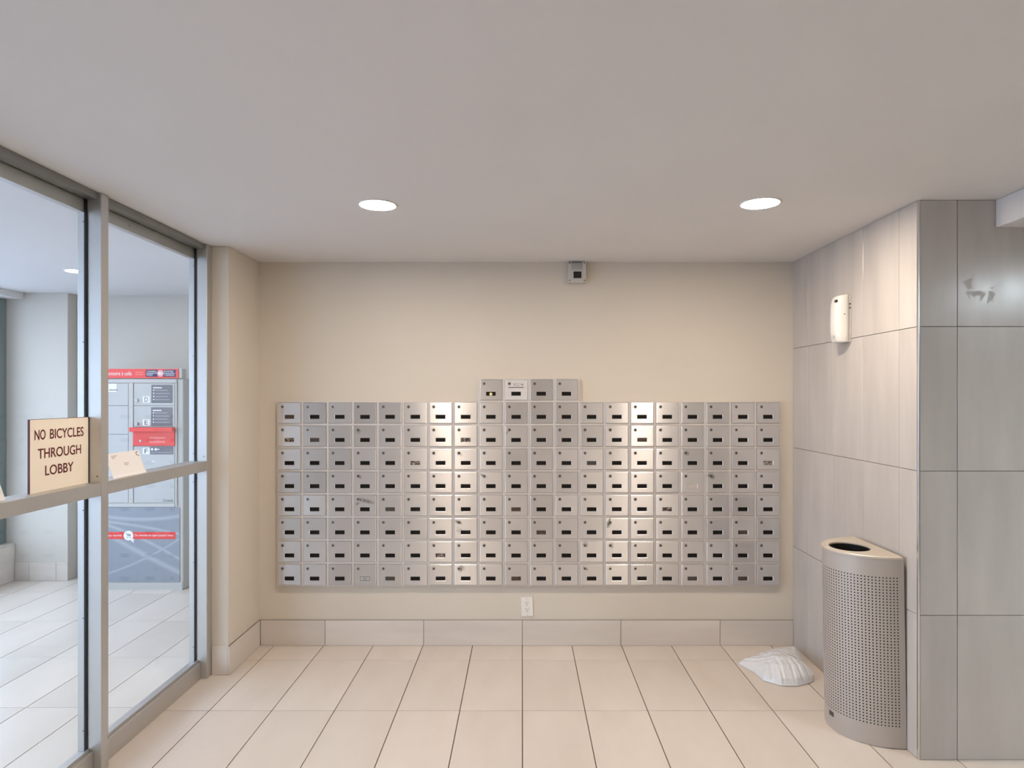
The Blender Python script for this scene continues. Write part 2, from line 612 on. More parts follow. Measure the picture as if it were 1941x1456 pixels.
WARM = (1.0, .845, .69)
dl = downlight(PX(716, 2.76), Yd(2.76), ZC, .074, 'glowing round recessed downlight above the left half of the mailboxes', WARM, LAMP)
downlight(PX(1441, 2.737), Yd(2.737), ZC, .076, 'glowing round recessed downlight above the right half, nearer the tiled wall', WARM, LAMP)
downlight(PX(147, 4.39), Yd(4.39), VZ, .07, 'small glowing downlight in the vestibule ceiling seen through the glass', (1.0, .9, .78), 90)
downlight(-.6, -4.6, ZC, .075, 'recessed downlight in the lobby ceiling behind the viewer, left', WARM, LAMP * .7)  # this lamp and the next are added out of view to brighten the lobby
downlight(1.0, -4.6, ZC, .075, 'recessed downlight in the lobby ceiling behind the viewer, right', WARM, LAMP * .7)
pz = PZ(431, 2.692)
pnl = tag(empty('added_panel_light', (3.12, -2.78, pz)), 'unseen square cool white panel light added under the boxed bulkhead', 'ceiling light')  # added out of view to give the column its cool light and highlight
box('frame', (2.86, 3.36, -3.00, -2.50, pz - .012, pz), M_CEIL, pnl, bevel=.002)
box('diffuser', (2.88, 3.34, -2.98, -2.52, pz - .016, pz - .0125), mat('added_panel_diffuser', (.9, .9, .9), .5, emit=(.80, .93, 1.0), estr=52), pnl)

# ================================================================== MAILBOXES
MX0, MX1, MZT, MZB = -1.468, 1.5535, 1.4745, .366
PW, PH = (MX1 - MX0) / 20, (MZT - MZB) / 8
DW, DH = .1345, .1235
MF = -.030                       # frame face
DF = -.0365                      # door face


def steel_mat(name, smudges=(), base=(.79, .775, .775), rough=.36):
    m = mat(name, base, rough, .82)
    b = bsdf(m)
    b.inputs['Anisotropic'].default_value = .95
    cv = nd(m, 'ShaderNodeCombineXYZ')
    cv.inputs[2].default_value = 1.0
    lk(m, cv.outputs[0], b.inputs['Tangent'])
    v, rnd = obj_coords(m, (3, 1, 420))
    n = nd(m, 'ShaderNodeTexNoise')
    n.inputs['Scale'].default_value = 1
    n.inputs['Detail'].default_value = 2
    lk(m, v, n.inputs['Vector'])
    mr = nd(m, 'ShaderNodeMapRange')
    mr.inputs['To Min'].default_value = rough - .05
    mr.inputs['To Max'].default_value = rough + .07
    lk(m, n.outputs[0], mr.inputs['Value'])
    lk(m, mr.outputs[0], b.inputs['Roughness'])
    hs = nd(m, 'ShaderNodeHueSaturation')
    hs.inputs['Color'].default_value = (*base, 1)
    m2 = nd(m, 'ShaderNodeMapRange')
    m2.inputs['To Min'].default_value = .90
    m2.inputs['To Max'].default_value = 1.07
    lk(m, rnd, m2.inputs['Value'])
    lk(m, m2.outputs[0], hs.inputs['Value'])
    col = hs.outputs[0]
    if smudges:
        tc = nd(m, 'ShaderNodeTexCoord')
        nz = nd(m, 'ShaderNodeTexNoise')
        nz.inputs['Scale'].default_value = 70
        nz.inputs['Detail'].default_value = 4
        lk(m, tc.outputs['Object'], nz.inputs['Vector'])
        tot = None
        for (sx, sz, rx, rz, ang, amt) in smudges:
            mp = nd(m, 'ShaderNodeMapping', vector_type='TEXTURE')
            mp.inputs['Location'].default_value = (sx, DF, sz)
            mp.inputs['Rotation'].default_value = (0, ang, 0)
            mp.inputs['Scale'].default_value = (rx, 1, rz)
            lk(m, tc.outputs['Object'], mp.inputs['Vector'])
            ln = nd(m, 'ShaderNodeVectorMath', operation='LENGTH')
            lk(m, mp.outputs[0], ln.inputs[0])
            ad = nd(m, 'ShaderNodeMath', operation='MULTIPLY_ADD')
            ad.inputs[1].default_value = 1.5
            lk(m, nz.outputs[0], ad.inputs[0])
            lk(m, ln.outputs['Value'], ad.inputs[2])
            rr = nd(m, 'ShaderNodeMapRange')
            rr.inputs['From Min'].default_value = 1.75
            rr.inputs['From Max'].default_value = .75
            rr.inputs['To Min'].default_value = 0
            rr.inputs['To Max'].default_value = amt
            lk(m, ad.outputs[0], rr.inputs['Value'])
            if tot is None:
                tot = rr.outputs[0]
            else:
                mx = nd(m, 'ShaderNodeMath', operation='MAXIMUM')
                lk(m, tot, mx.inputs[0])
                lk(m, rr.outputs[0], mx.inputs[1])
                tot = mx.outputs[0]
        mi = nd(m, 'ShaderNodeMix', data_type='RGBA')
        mi.inputs['B'].default_value = (.045, .038, .035, 1)
        lk(m, tot, mi.inputs['Factor'])
        lk(m, col, mi.inputs['A'])
        col = mi.outputs['Result']
    lk(m, col, b.inputs['Base Color'])
    return m


M_STEEL = steel_mat('brushed_steel_door')
M_RIM = mat('mailbox_frame_aluminium', (.70, .66, .63), .55, .55)
M_LOCKM = mat('lock_nickel', (.40, .38, .36), .35, 1.0)
LX, LZ = -DW / 2 + .17 * DW + .003, DH / 2 - .20 * DH
WXc, WZc = -DW / 2 + .476 * DW + .002, DH / 2 - .689 * DH
WW, WH = .0568, .0236


def window_mat(name, ca, cb=None, scale=60):
    m = mat(name, ca, .55, 0, .2)
    if cb:
        v, rnd = obj_coords(m, (scale, scale, scale * 2))
        n = nd(m, 'ShaderNodeTexNoise')
        n.inputs['Scale'].default_value = 1
        n.inputs['Detail'].default_value = 3
        lk(m, v, n.inputs['Vector'])
        r = ramp(m, n.outputs[0], [(.42, ca), (.62, cb)])
        lk(m, r.outputs[0], bsdf(m).inputs['Base Color'])
    return m


WIN = {
    'dark': window_mat('name_window_dark', (.008, .006, .005)),
    'grey': window_mat('name_window_grey', (.075, .065, .06)),
    'brown': window_mat('name_window_brown', (.10, .07, .055), (.05, .04, .03)),
    'paper': window_mat('name_window_paper', (.03, .022, .02), (.40, .34, .30)),
    'pale': window_mat('name_window_pale', (.52, .47, .43)),
}


def door_mesh(m):
    bm = bmesh.new()
    hx, hz, bv = DW / 2, DH / 2, .0030
    yb, yf = MF + .006, DF
    # front face as a frame around the name window
    wx0, wx1, wz0, wz1 = WXc - WW / 2, WXc + WW / 2, WZc - WH / 2, WZc + WH / 2
    l = .0022

    def ring(x0, x1, z0, z1, y):
        return [bm.verts.new(p) for p in ((x0, y, z0), (x1, y, z0), (x1, y, z1), (x0, y, z1))]
    rs = [ring(-hx, hx, -hz, hz, yb), ring(-hx, hx, -hz, hz, yf + bv * .6), ring(-hx + bv, hx - bv, -hz + bv, hz - bv, yf),
          ring(wx0 - l, wx1 + l, wz0 - l, wz1 + l, yf), ring(wx0, wx1, wz0, wz1, yf + .0018), ring(wx0, wx1, wz0, wz1, yf + .0033)]
    for a, b in zip(rs[:-1], rs[1:]):
        for i in range(4):
            j = (i + 1) % 4
            bm.faces.new((a[i], a[j], b[j], b[i]))
    return mesh_of(bm, 'door', m)


def body_mesh():
    """box with a recess that the door sits in, leaving a narrow shadow gap"""
    bm = bmesh.new()

    def ring(hx, hz, y):
        return [bm.verts.new(p) for p in ((-hx, y, -hz), (hx, y, -hz), (hx, y, hz), (-hx, y, hz))]
    g = .0016
    rs = [ring(PW / 2, PH / 2, 0), ring(PW / 2, PH / 2, MF), ring(DW / 2 + g, DH / 2 + g, MF), ring(DW / 2 + g, DH / 2 + g, MF + .007)]
    bm.faces.new(rs[0])
    bm.faces.new(rs[-1])
    for a, b in zip(rs[:-1], rs[1:]):
        for i in range(4):
            j = (i + 1) % 4
            bm.faces.new((a[i], a[j], b[j], b[i]))
    return mesh_of(bm, 'body', M_RIM)


body_me = body_mesh()
door_me = door_mesh(M_STEEL)
win_me = {k: box_mesh('name_window', (WXc - WW / 2 + .0002, WXc + WW / 2 - .0002, DF + .0022, DF + .0036, WZc - WH / 2 + .0002, WZc + WH / 2 - .0002), v) for k, v in WIN.items()}
bm = bmesh.new()
bm_cyl(bm, (LX, DF - .0024, LZ), .0088, .004, 'y', 16, .0102)
lock_me = mesh_of(bm, 'lock', M_LOCKM)
bm = bmesh.new()
bm_cyl(bm, (LX, DF - .0029, LZ), .0042, .001, 'y', 10)
bm_box(bm, LX - .001, LX + .001, DF - .0030, DF - .0018, LZ - .0062, LZ)
key_me = mesh_of(bm, 'keyhole', M_HOLE)

ORD = ['first', 'second', 'third', 'fourth', 'fifth', 'sixth', 'seventh', 'eighth', 'ninth', 'tenth', 'eleventh', 'twelfth', 'thirteenth',
       'fourteenth', 'fifteenth', 'sixteenth', 'seventeenth', 'eighteenth', 'nineteenth', 'last']
SM = {
    (5, 4): ([(-.025, .035, .020, .006, 1.2, .85), (.010, .026, .055, .018, .25, .70), (-.045, .01, .02, .014, -.7, .5)], 'long dark smear on its door'),
    (6, 8): ([(LX - .006, LZ + .002, .030, .014, .35, .8), (-.04, -.01, .03, .02, .9, .3)], 'dark smudge around its lock'),
    (6, 14): ([(LX - .010, LZ - .010, .018, .022, .2, 1.0), (LX - .004, LZ + .012, .008, .016, .3, .9), (LX - .016, LZ - .024, .010, .012, 0, .8)], 'black scrape beside its lock'),
    (8, 8): ([(LX + .012, LZ + .002, .022, .028, .5, .75)], 'brown smear curling around its lock'),
    (4, 9): ([(LX - .012, LZ + .006, .022, .010, .3, .6), (LX, LZ - .004, .016, .014, 0, .4)], 'grey smudge beside its lock'),
    (4, 18): ([(LX + .003, LZ, .026, .020, .5, .8), (LX - .017, LZ + .003, .012, .010, 0, .7)], 'dark smudge over its lock'),
    (3, 17): ([(LX + .004, LZ, .022, .020, .3, .5)], 'faint smudge on its lock'),
    (7, 13): ([(LX + .002, LZ + .006, .022, .020, -.4, .55)], 'faint smudge above its lock'),
    (8, 13): ([(LX + .002, LZ + .002, .026, .010, .5, .5)], 'faint streak by its lock'),
    (7, 14): ([(LX + .008, LZ, .014, .022, 0, .45)], 'faint smudge right of its lock'),
    (2, 4): ([(LX, LZ - .008, .018, .020, 0, .4)], 'faint smudge under its lock'),
    (2, 10): ([(LX - .014, LZ - .016, .010, .020, .7, .4)], 'faint scuff at its left edge'),
    (4, 4): ([(LX + .01, LZ - .004, .020, .014, .5, .45)], 'small smudge by its lock'),
    (3, 8): ([(LX + .003, LZ - .006, .024, .014, .5, .35)], 'light smudge at its lock'),
}
WV = {(1, 1): 'brown', (2, 1): 'paper', (2, 2): 'grey', (3, 6): 'paper', (2, 8): 'paper', (7, 7): 'paper', (5, 16): 'paper', (3, 20): 'paper', (2, 15): 'brown',
      (3, 13): 'grey', (5, 10): 'brown', (5, 5): 'grey', (8, 5): 'grey', (8, 10): 'brown', (6, 11): 'brown', (6, 19): 'brown', (8, 17): 'grey', (8, 19): 'brown',
      (4, 17): 'pale', (8, 4): 'pale'}
WL = {'paper': 'scraps of paper in its name window', 'brown': 'brownish name window', 'grey': 'greyish name window', 'pale': 'blank pale name window'}


def mailbox(r, c):
    if r == 0:
        cx, cz = MX0 + (c - .5) * PW, MZT + PH / 2
        lab = {9: 'steel mailbox of the raised top row with a yellow disc in its window',
               10: 'steel mailbox of the raised top row marked PCC 94 above a black line',
               11: 'plain steel mailbox in the raised top row, third of four',
               12: 'plain steel mailbox in the raised top row, rightmost of four'}[c]
    else:
        cx, cz = MX0 + (c - .5) * PW, MZT - (r - .5) * PH
        where = '%s full row, %s from left' % (['', 'top', 'second', 'third', 'fourth', 'fifth', 'sixth', 'seventh', 'bottom'][r], ORD[c - 1])
        if c == 20:
            where = where.replace('last from left', 'rightmost')
        if c == 1:
            where = where.replace('first from left', 'leftmost')
        if (r, c) in SM:
            lab = 'steel mailbox, %s, %s' % (where, SM[(r, c)][1])
        elif (r, c) == (8, 4):
            lab = 'steel mailbox, %s, with number card 402' % where
        elif (r, c) == (8, 19):
            lab = 'steel mailbox, %s, shiny scratch by its lock' % where
        elif (r, c) in WV:
            lab = 'steel mailbox, %s, %s' % (where, WL[WV[(r, c)]])
        else:
            lab = 'brushed steel mailbox, %s' % where
    t = tag(empty('mailbox', (cx, 0, cz)), lab, 'mailbox', 'mailboxes on the back wall')
    link('body', body_me, t)
    me = door_me
    if (r, c) in SM:
        me = door_me.copy()
        me.materials.clear()
        me.materials.append(steel_mat('smudged_steel_%d_%d' % (r, c), SM[(r, c)][0]))
    elif (r, c) == (0, 10):
        me = door_me.copy()
        me.materials.clear()
        me.materials.append(mat('pale_label_steel', (.72, .70, .70), .4, .25))
    d = link('door', me, t, rot=(random.gauss(0, .0035), 0, random.gauss(0, .006)))
    link('name_window', win_me[WV.get((r, c), 'dark')], d)
    lo = link('lock', lock_me, t)
    k = link('keyhole', key_me, lo)
    if (r, c) == (0, 9):
        cyl('yellow_disc', (WXc, DF + .0008, WZc - .002), .0092, .001, 'y', mat('yellow_disc', (.85, .75, .33), .4), d, 18)
    if (r, c) == (0, 10):
        link('lettering', text_mesh('P.C.C. 94', .056, .015, M_PRINTK), d, (.0135, DF - .0002, LZ - .006))
        box_m = box_mesh('printed_line', (-.046, .045, DF - .0007, DF - .0001, LZ - .0245, LZ - .0205), M_PRINTK)
        link('printed_line', box_m, d)
    if (r, c) == (8, 4):
        f = link('card_frame', box_mesh('card_frame', (WXc - WW / 2 - .001, WXc + WW / 2 + .001, DF + .0012, DF + .0021, WZc - WH / 2 - .001, WZc + WH / 2 + .001), mat('card_edge', (.16, .16, .16), .6)), d)
        link('card', box_mesh('card', (WXc - WW / 2 + .003, WXc + WW / 2 - .003, DF + .0004, DF + .0013, WZc - WH / 2 + .003, WZc + WH / 2 - .003), mat('card_grey', (.55, .54, .53), .6)), d)
        link('lettering', text_mesh('402', .026, .0115, M_PRINTK), d, (WXc, DF + .0003, WZc))
    if (r, c) == (8, 19):
        bm = bmesh.new()
        pts = [(LX - .004, LZ - .006), (LX + .004, LZ - .012), (LX + .014, LZ - .015), (LX + .026, LZ - .011)]
        for (xa, za), (xb, zb) in zip(pts[:-1], pts[1:]):
            vs = [bm.verts.new(p) for p in ((xa, DF - .0003, za - .0016), (xb, DF - .0003, zb - .0016), (xb, DF - .0003, zb + .0016), (xa, DF - .0003, za + .0016))]
            bm.faces.new(vs)
        link('scratch', mesh_of(bm, 'scratch', mat('bright_scratch', (.95, .92, .88), .6)), d)


for c in (9, 10, 11, 12):
    mailbox(0, c)
for r in range(1, 9):
    for c in range(1, 21):
        mailbox(r, c)

# ================================================================== WALL SENSOR
sx0, sx1, sz0, sz1 = PX(1077, 3.89), PX(1110.5, 3.89), PZ(535, 3.89), 2.3105
scx, scz = (sx0 + sx1) / 2, (sz0 + sz1) / 2
sens = tag(empty('motion_sensor', (scx, 0, scz)), 'square off-white motion sensor with black window under the ceiling', 'sensor')
hw, hh = (sx1 - sx0) / 2, (sz1 - sz0) / 2
sd = -.048
bm = bmesh.new()
bm_box(bm, -hw, hw, -.012, 0, -hh, hh)
link('back_plate', mesh_of(bm, 'back_plate', M_OFFWHITE, .002), sens)
bm = bmesh.new()
a = hw * .62
prof = [(-hh, -.012), (-hh, sd + .004), (-hh + .004, sd), (hh * .18, sd), (hh - .004, -.024), (hh, -.012)]
L = [bm.verts.new((-a, y, z)) for z, y in prof]
R = [bm.verts.new((a, y, z)) for z, y in prof]
bm.faces.new(L)
bm.faces.new(R)
for i in range(len(prof)):
    j = (i + 1) % len(prof)
    bm.faces.new((L[i], L[j], R[j], R[i]))
cov = link('cover', mesh_of(bm, 'cover', M_OFFWHITE), sens)
for s in (-1, 1):
    x0, x1 = sorted((s * a * 1.002, s * hw))
    bm = bmesh.new()
    bm_box(bm, x0, x1, sd, -.012, -hh, hh)
    link('side_rail', mesh_of(bm, 'side_rail', M_OFFWHITE, .0025, 2), sens)
    for zz in (-hh * .82, hh * .86):
        cyl('screw', (s * hw * .83, sd - .0006, zz), .0038, .001, 'y', M_SCREW, sens, 10)
bm = bmesh.new()
bm_box(bm, -hw * .40, hw * .50, sd - .002, sd, -hh * .60, hh * .04)
link('lens', mesh_of(bm, 'lens', M_BLACK, .001), sens)

# ================================================================== POWER OUTLET
ox, oz = PX(999, 3.935), PZ(1150, 3.935)
out = tag(empty('power_outlet', (ox, 0, oz), (0, -.034, 0)), 'white duplex power outlet on the wall below the mailboxes', 'outlet')
bm = bmesh.new()
bm_box(bm, -.0355, .0355, -.006, 0, -.0575, .0575)
link('cover_plate', mesh_of(bm, 'cover_plate', M_WHITE, .0018, 2), out)
for s in (1, -1):
    bm = bmesh.new()
    bm_cyl(bm, (0, -.0078, s * .0195), .0165, .003, 'y', 20)
    rc = link('receptacle', mesh_of(bm, 'receptacle', M_WHITE, .0004), out)
    for dx, w_ in ((-.0063, .0013), (.0063, .0011)):
        b2 = bmesh.new()
        bm_box(b2, dx - w_, dx + w_, -.0082, -.0077, s * .0195 + .0015, s * .0195 + .0095)
        link('slot', mesh_of(b2, 'slot', M_HOLE), rc)
    cyl('slot', (0, -.0082, s * .0195 - .007), .0026, .0006, 'y', M_HOLE, rc, 10)
for zz in (.049, -.049):
    cyl('screw', (0, -.0068, zz), .0026, .001, 'y', mat('steel_screw', (.45, .43, .40), .35, .8), out, 10)

# ================================================================== AIR FRESHENER
ax, ayc, az0, az1 = XR, Yd(3.286), 1.776, 2.012
af = tag(empty('air_freshener', (ax, ayc, az0)), 'white automatic air freshener dispenser on the grey tiled wall', 'air freshener')
HT = az1 - az0


def dring(bm, z, dep, hw_, n=20, off=.010, p=3.2):
    r = []
    for i in range(n + 1):
        t = math.pi * i / n
        cx, sy = math.cos(t), math.sin(t)
        yv = -hw_ * math.copysign(abs(cx) ** (2 / p), cx)
        xv = -off - (dep - off) * abs(sy) ** (2 / p)
        r.append(bm.verts.new((xv, yv, z)))
    return r


bm = bmesh.new()
lv = [(0, .060, .0455), (.004, .066, .0475), (.05, .072, .048), (.10, .074, .048), (.16, .0725, .0475), (.195, .070, .047), (.212, .066, .0465), (.222, .0625, .046), (.230, .057, .0455), (.2345, .050, .045), (HT, .040, .0435)]
rg = [dring(bm, z, dp, hw_) for z, dp, hw_ in lv]
for a in range(len(rg) - 1):
    for i in range(len(rg[0]) - 1):
        bm.faces.new((rg[a][i], rg[a][i + 1], rg[a + 1][i + 1], rg[a + 1][i]))
    bm.faces.new((rg[a][0], rg[a + 1][0], rg[a + 1][-1], rg[a][-1]))
bm.faces.new(rg[0])
bm.faces.new(rg[-1])
link('cover', mesh_of(bm, 'cover', M_WHITE, smooth=True), af)
for p in bpy.data.meshes['cover'].polygons if False else []:
    pass
bm = bmesh.new()
bm_box(bm, -.0098, 0, -.0475, .0475, .001, HT - .004)
link('back_plate', mesh_of(bm, 'back_plate', M_OFFWHITE, .003, 2), af)
bm = bmesh.new()
bm_box(bm, -.0705, -.060, -.033, -.017, .199, .2115)
link('sensor_window', mesh_of(bm, 'sensor_window', M_BLACK, .001), af)
cyl('lock', (-.034, -.0482, .138), .0028, .003, 'y', M_SCREW, af, 10)
bm = bmesh.new()
n = 20
for i in range(n):
    t0, t1 = 2 * math.pi * i / n, 2 * math.pi * (i + 1) / n
    q = [bm.verts.new((-.0735, -.016 + rr * math.cos(t), .026 + rr * math.sin(t))) for rr, t in ((.0075, t0), (.0075, t1), (.0052, t1), (.0052, t0))]
    bm.faces.new(q)
link('badge', mesh_of(bm, 'badge', mat('badge_grey', (.18, .20, .18), .5)), af)
bm = bmesh.new()
bm_box(bm, -.030, -.004, -.0486, -.040, 0.0, .004)
bm_box(bm, -.0285, -.0270, -.0486, -.040, .004, .028)
link('latch', mesh_of(bm, 'latch', M_OFFWHITE), af)
for zz in (.166, .186):
    bm = bmesh.new()
    bm_box(bm, -.011, -.003, -.0482, -.045, zz, zz + .006)
    link('vent_slot', mesh_of(bm, 'vent_slot', M_HOLE), af)

# ================================================================== HALF ROUND BIN
BA, BB_, BH = .232, .205, .820
bcx, bcy = XR - .0055, Yd(2.975)
binr = tag(empty('waste_bin', (bcx, bcy, 0), (0, -.016, 0)), 'half-round perforated taupe metal waste bin against the tiled wall', 'waste bin')
# arclength table of the half ellipse
NT = 2000
tab = [(0.0, -math.pi / 2)]
pp = None
for i in range(NT + 1):
    t = -math.pi / 2 + math.pi * i / NT
    q = Vector((-BA * math.cos(t), BB_ * math.sin(t)))
    if pp is not None:
        tab.append((tab[-1][0] + (q - pp).length, t))
    pp = q
ARC = tab[-1][0]


def arc(s):
    s = max(0, min(ARC, s))
    i = min(len(tab) - 1, max(1, int(s / ARC * NT)))
    while i < len(tab) - 1 and tab[i][0] < s:
        i += 1
    while i > 1 and tab[i - 1][0] > s:
        i -= 1
    s0, t0 = tab[i - 1]
    s1, t1 = tab[i]
    f = (s - s0) / (s1 - s0) if s1 > s0 else 0
    t = t0 + (t1 - t0) * f
    return Vector((-BA * math.cos(t), BB_ * math.sin(t))), Vector((-math.cos(t) / BA, math.sin(t) / BB_)).normalized()


def P(s, z, off=0):
    p, nrm = arc(s)
    return (p.x + nrm.x * off, p.y + nrm.y * off, z)


HZ0, HZ1 = .092, .736
NR, NC = 50, 47
mg = .018
cw, ch = (ARC - 2 * mg) / NC, (HZ1 - HZ0) / NR
# plain bands
for nm, z0, z1 in (('bottom_band', .004, HZ0), ('top_band', HZ1, BH - .006)):
    bm = bmesh.new()
    NS = 64
    lo = [bm.verts.new(P(ARC * i / NS, z0)) for i in range(NS + 1)]
    hi = [bm.verts.new(P(ARC * i / NS, z1)) for i in range(NS + 1)]
    for i in range(NS):
        bm.faces.new((lo[i], lo[i + 1], hi[i + 1], hi[i]))
    link(nm, mesh_of(bm, nm, M_BIN, smooth=True), binr)
# perforated sheet: every cell a square with an eight sided hole
bm = bmesh.new()
rad = .0031
grid = {}


def gv(i, j):
    if (i, j) not in grid:
        grid[(i, j)] = bm.verts.new(P(mg + i * cw / 2, HZ0 + j * ch / 2))
    return grid[(i, j)]


for c in range(NC):
    for r in range(NR):
        oi = [(2 * c + a, 2 * r + b) for a, b in ((2, 1), (2, 2), (1, 2), (0, 2), (0, 1), (0, 0), (1, 0), (2, 0))]
        ov = [gv(*k) for k in oi]
        s, z = mg + (c + .5) * cw, HZ0 + (r + .5) * ch
        iv = [bm.verts.new(P(s + rad * math.cos(k * math.pi / 4), z + rad * math.sin(k * math.pi / 4))) for k in range(8)]
        for k in range(8):
            j = (k + 1) % 8
            bm.faces.new((ov[k], ov[j], iv[j], iv[k]))
me = mesh_of(bm, 'perforated_shell', M_BIN, smooth=True)
link('perforated_shell', me, binr, kind='stuff')
for s0, s1 in ((0, mg), (ARC - mg, ARC)):
    bm = bmesh.new()
    v = [bm.verts.new(P(s, z)) for s, z in ((s0, HZ0), (s1, HZ0), (s1, HZ1), (s0, HZ1))]
    bm.faces.new(v)
    link('side_strip', mesh_of(bm, 'side_strip', M_BIN), binr)
# dark liner behind the holes
bm = bmesh.new()
NS = 48
lo = [bm.verts.new(P(.004 + (ARC - .008) * i / NS, .006, -.006)) for i in range(NS + 1)]
hi = [bm.verts.new(P(.004 + (ARC - .008) * i / NS, BH - .03, -.006)) for i in range(NS + 1)]
for i in range(NS):
    bm.faces.new((lo[i], lo[i + 1], hi[i + 1], hi[i]))
bm.faces.new(lo)
link('liner', mesh_of(bm, 'liner', M_BLACK), binr)
bm = bmesh.new()
bm_box(bm, -.001, .004, -BB_, BB_, .004, BH - .006)
link('back_panel', mesh_of(bm, 'back_panel', M_BIN), binr)
# lid with oval opening
hxc, hyc, hrx, hry = -.122, .005, .084, .098
NH = 96


def outline(ang, grow=0.0):
    dx, dy = math.cos(ang), math.sin(ang)
    lo_, hi_ = 0, .6
    for _ in range(40):
        mid = (lo_ + hi_) / 2
        x, y = hxc + dx * mid, hyc + dy * mid
        inside = x <= .002 and (x / (BA + grow)) ** 2 + (y / (BB_ + grow)) ** 2 <= 1
        if x > 0:
            inside = x <= .002 and abs(y) <= BB_ + grow
        if inside:
            lo_ = mid
        else:
            hi_ = mid
    return hxc + dx * lo_, hyc + dy * lo_


bm = bmesh.new()
rr = []
for (kind, z, k) in (('o', BH - .010, .0015), ('o', BH - .003, .0015), ('o', BH, -.002), ('h', BH, 1.02), ('h', BH - .002, .99), ('h', BH - .03, .985)):
    ring = []
    for i in range(NH):
        t = 2 * math.pi * i / NH
        if kind == 'o':
            x, y = outline(t, k)
        else:
            x, y = hxc + hrx * k * math.cos(t), hyc + hry * k * math.sin(t)
        ring.append(bm.verts.new((x, y, z)))
    rr.append(ring)
for a in range(len(rr) - 1):
    for i in range(NH):
        j = (i + 1) % NH
        bm.faces.new((rr[a][i], rr[a][j], rr[a + 1][j], rr[a + 1][i]))
link('lid', mesh_of(bm, 'lid', M_BINTOP), binr)
bm = bmesh.new()
r0 = [bm.verts.new((hxc + hrx * .984 * math.cos(2 * math.pi * i / 48), hyc + hry * .984 * math.sin(2 * math.pi * i / 48), BH - .008)) for i in range(48)]
r1 = [bm.verts.new((hxc + hrx * .92 * math.cos(2 * math.pi * i / 48), hyc + hry * .92 * math.sin(2 * math.pi * i / 48), BH - .45)) for i in range(48)]
for i in range(48):
    j = (i + 1) % 48
    bm.faces.new((r0[i], r0[j], r1[j], r1[i]))
bm.faces.new(r1)
link('opening_liner', mesh_of(bm, 'opening_liner', M_BLACK), binr)
# maker's plate near the foot
bm = bmesh.new()
s0 = ARC * .44
v = []
for off in (.0006, .002):
    v.append([bm.verts.new(P(s, z, off)) for s, z in ((s0, .062), (s0 + .030, .062), (s0 + .030, .082), (s0, .082))])
bm.faces.new(v[1])
for i in range(4):
    j = (i + 1) % 4
    bm.faces.new((v[0][i], v[0][j], v[1][j], v[1][i]))
link('maker_plate', mesh_of(bm, 'maker_plate', mat('maker_plate', (.10, .095, .09), .35, .4)), binr)

# ================================================================== WHITE POLY BAG
rows = [
    [(1.212, -.284, .003), (1.262, -.392, .003), (1.276, -.500, .003), (1.345, -.562, .003), (1.43, -.566, .003), (1.50, -.535, .003), (1.538, -.505, .003)],
    [(1.212, -.282, .007), (1.264, -.385, .014), (1.283, -.495, .028), (1.350, -.545, .034), (1.43, -.548, .036), (1.496, -.520, .036), (1.545, -.495, .032)],
    [(1.224, -.276, .012), (1.290, -.365, .034), (1.325, -.455, .068), (1.375, -.49, .082), (1.435, -.49, .084), (1.49, -.485, .078), (1.530, -.468, .062)],
    [(1.255, -.262, .024), (1.318, -.325, .052), (1.365, -.395, .088), (1.41, -.415, .098), (1.46, -.415, .094), (1.505, -.425, .080), (1.545, -.425, .052)],
    [(1.280, -.245, .024), (1.35, -.275, .048), (1.40, -.315, .078), (1.45, -.325, .080), (1.50, -.325, .068), (1.53, -.335, .050), (1.560, -.38, .030)],
    [(1.30, -.236, .024), (1.37, -.240, .040), (1.42, -.250, .056), (1.47, -.25, .060), (1.515, -.245, .058), (1.552, -.26, .046), (1.572, -.31, .028)],
    [(1.325, -.226, .024), (1.39, -.195, .034), (1.44, -.172, .040), (1.49, -.158, .045), (1.535, -.150, .048), (1.585, -.142, .050), (1.588, -.225, .030)],
    [(1.33, -.232, .014), (1.39, -.210, .012), (1.44, -.19, .010), (1.49, -.18, .010), (1.53, -.175, .012), (1.572, -.17, .018), (1.575, -.24, .012)],
    [(1.31, -.26, .003), (1.38, -.25, .003), (1.43, -.25, .003), (1.48, -.25, .003), (1.51, -.26, .003), (1.54, -.28, .003), (1.55, -.33, .003)],
]
CREASES = [(1.375, -.40, 1.362, -.56, .007, .0055), (1.428, -.44, 1.422, -.555, .006, .006), (1.455, -.43, 1.470, -.55, .010, .0065), (1.335, -.42, 1.315, -.52, .009, .006),
           (1.505, -.45, 1.512, -.53, .007, .005), (1.25, -.275, 1.36, -.40, .007, .007), (1.30, -.265, 1.40, -.33, .006, .006), (1.40, -.312, 1.475, -.308, .012, .005),
           (1.345, -.315, 1.39, -.288, .010, .005), (1.44, -.31, 1.45, -.40, .006, .007), (1.47, -.25, 1.54, -.30, .005, .006)]
bag0 = Vector((1.42, -.38, 0))
bm = bmesh.new()
gvv = [[bm.verts.new(Vector(p) - bag0) for p in r] for r in rows]
for a in range(len(rows)):
    b = (a + 1) % len(rows)
    for i in range(6):
        bm.faces.new((gvv[a][i], gvv[a][i + 1], gvv[b][i + 1], gvv[b][i]))
bm.faces.new([r[0] for r in gvv])
bm.faces.new([r[-1] for r in gvv])
bmesh.ops.subdivide_edges(bm, edges=list(bm.edges), cuts=3, use_grid_fill=True, smooth=.22)
bmesh.ops.triangulate(bm, faces=[f for f in bm.faces if len(f.verts) > 4])
for _ in range(2):
    bmesh.ops.subdivide_edges(bm, edges=list(bm.edges), cuts=1, use_grid_fill=True, smooth=.12)
bmesh.ops.recalc_face_normals(bm, faces=bm.faces)
bm.normal_update()
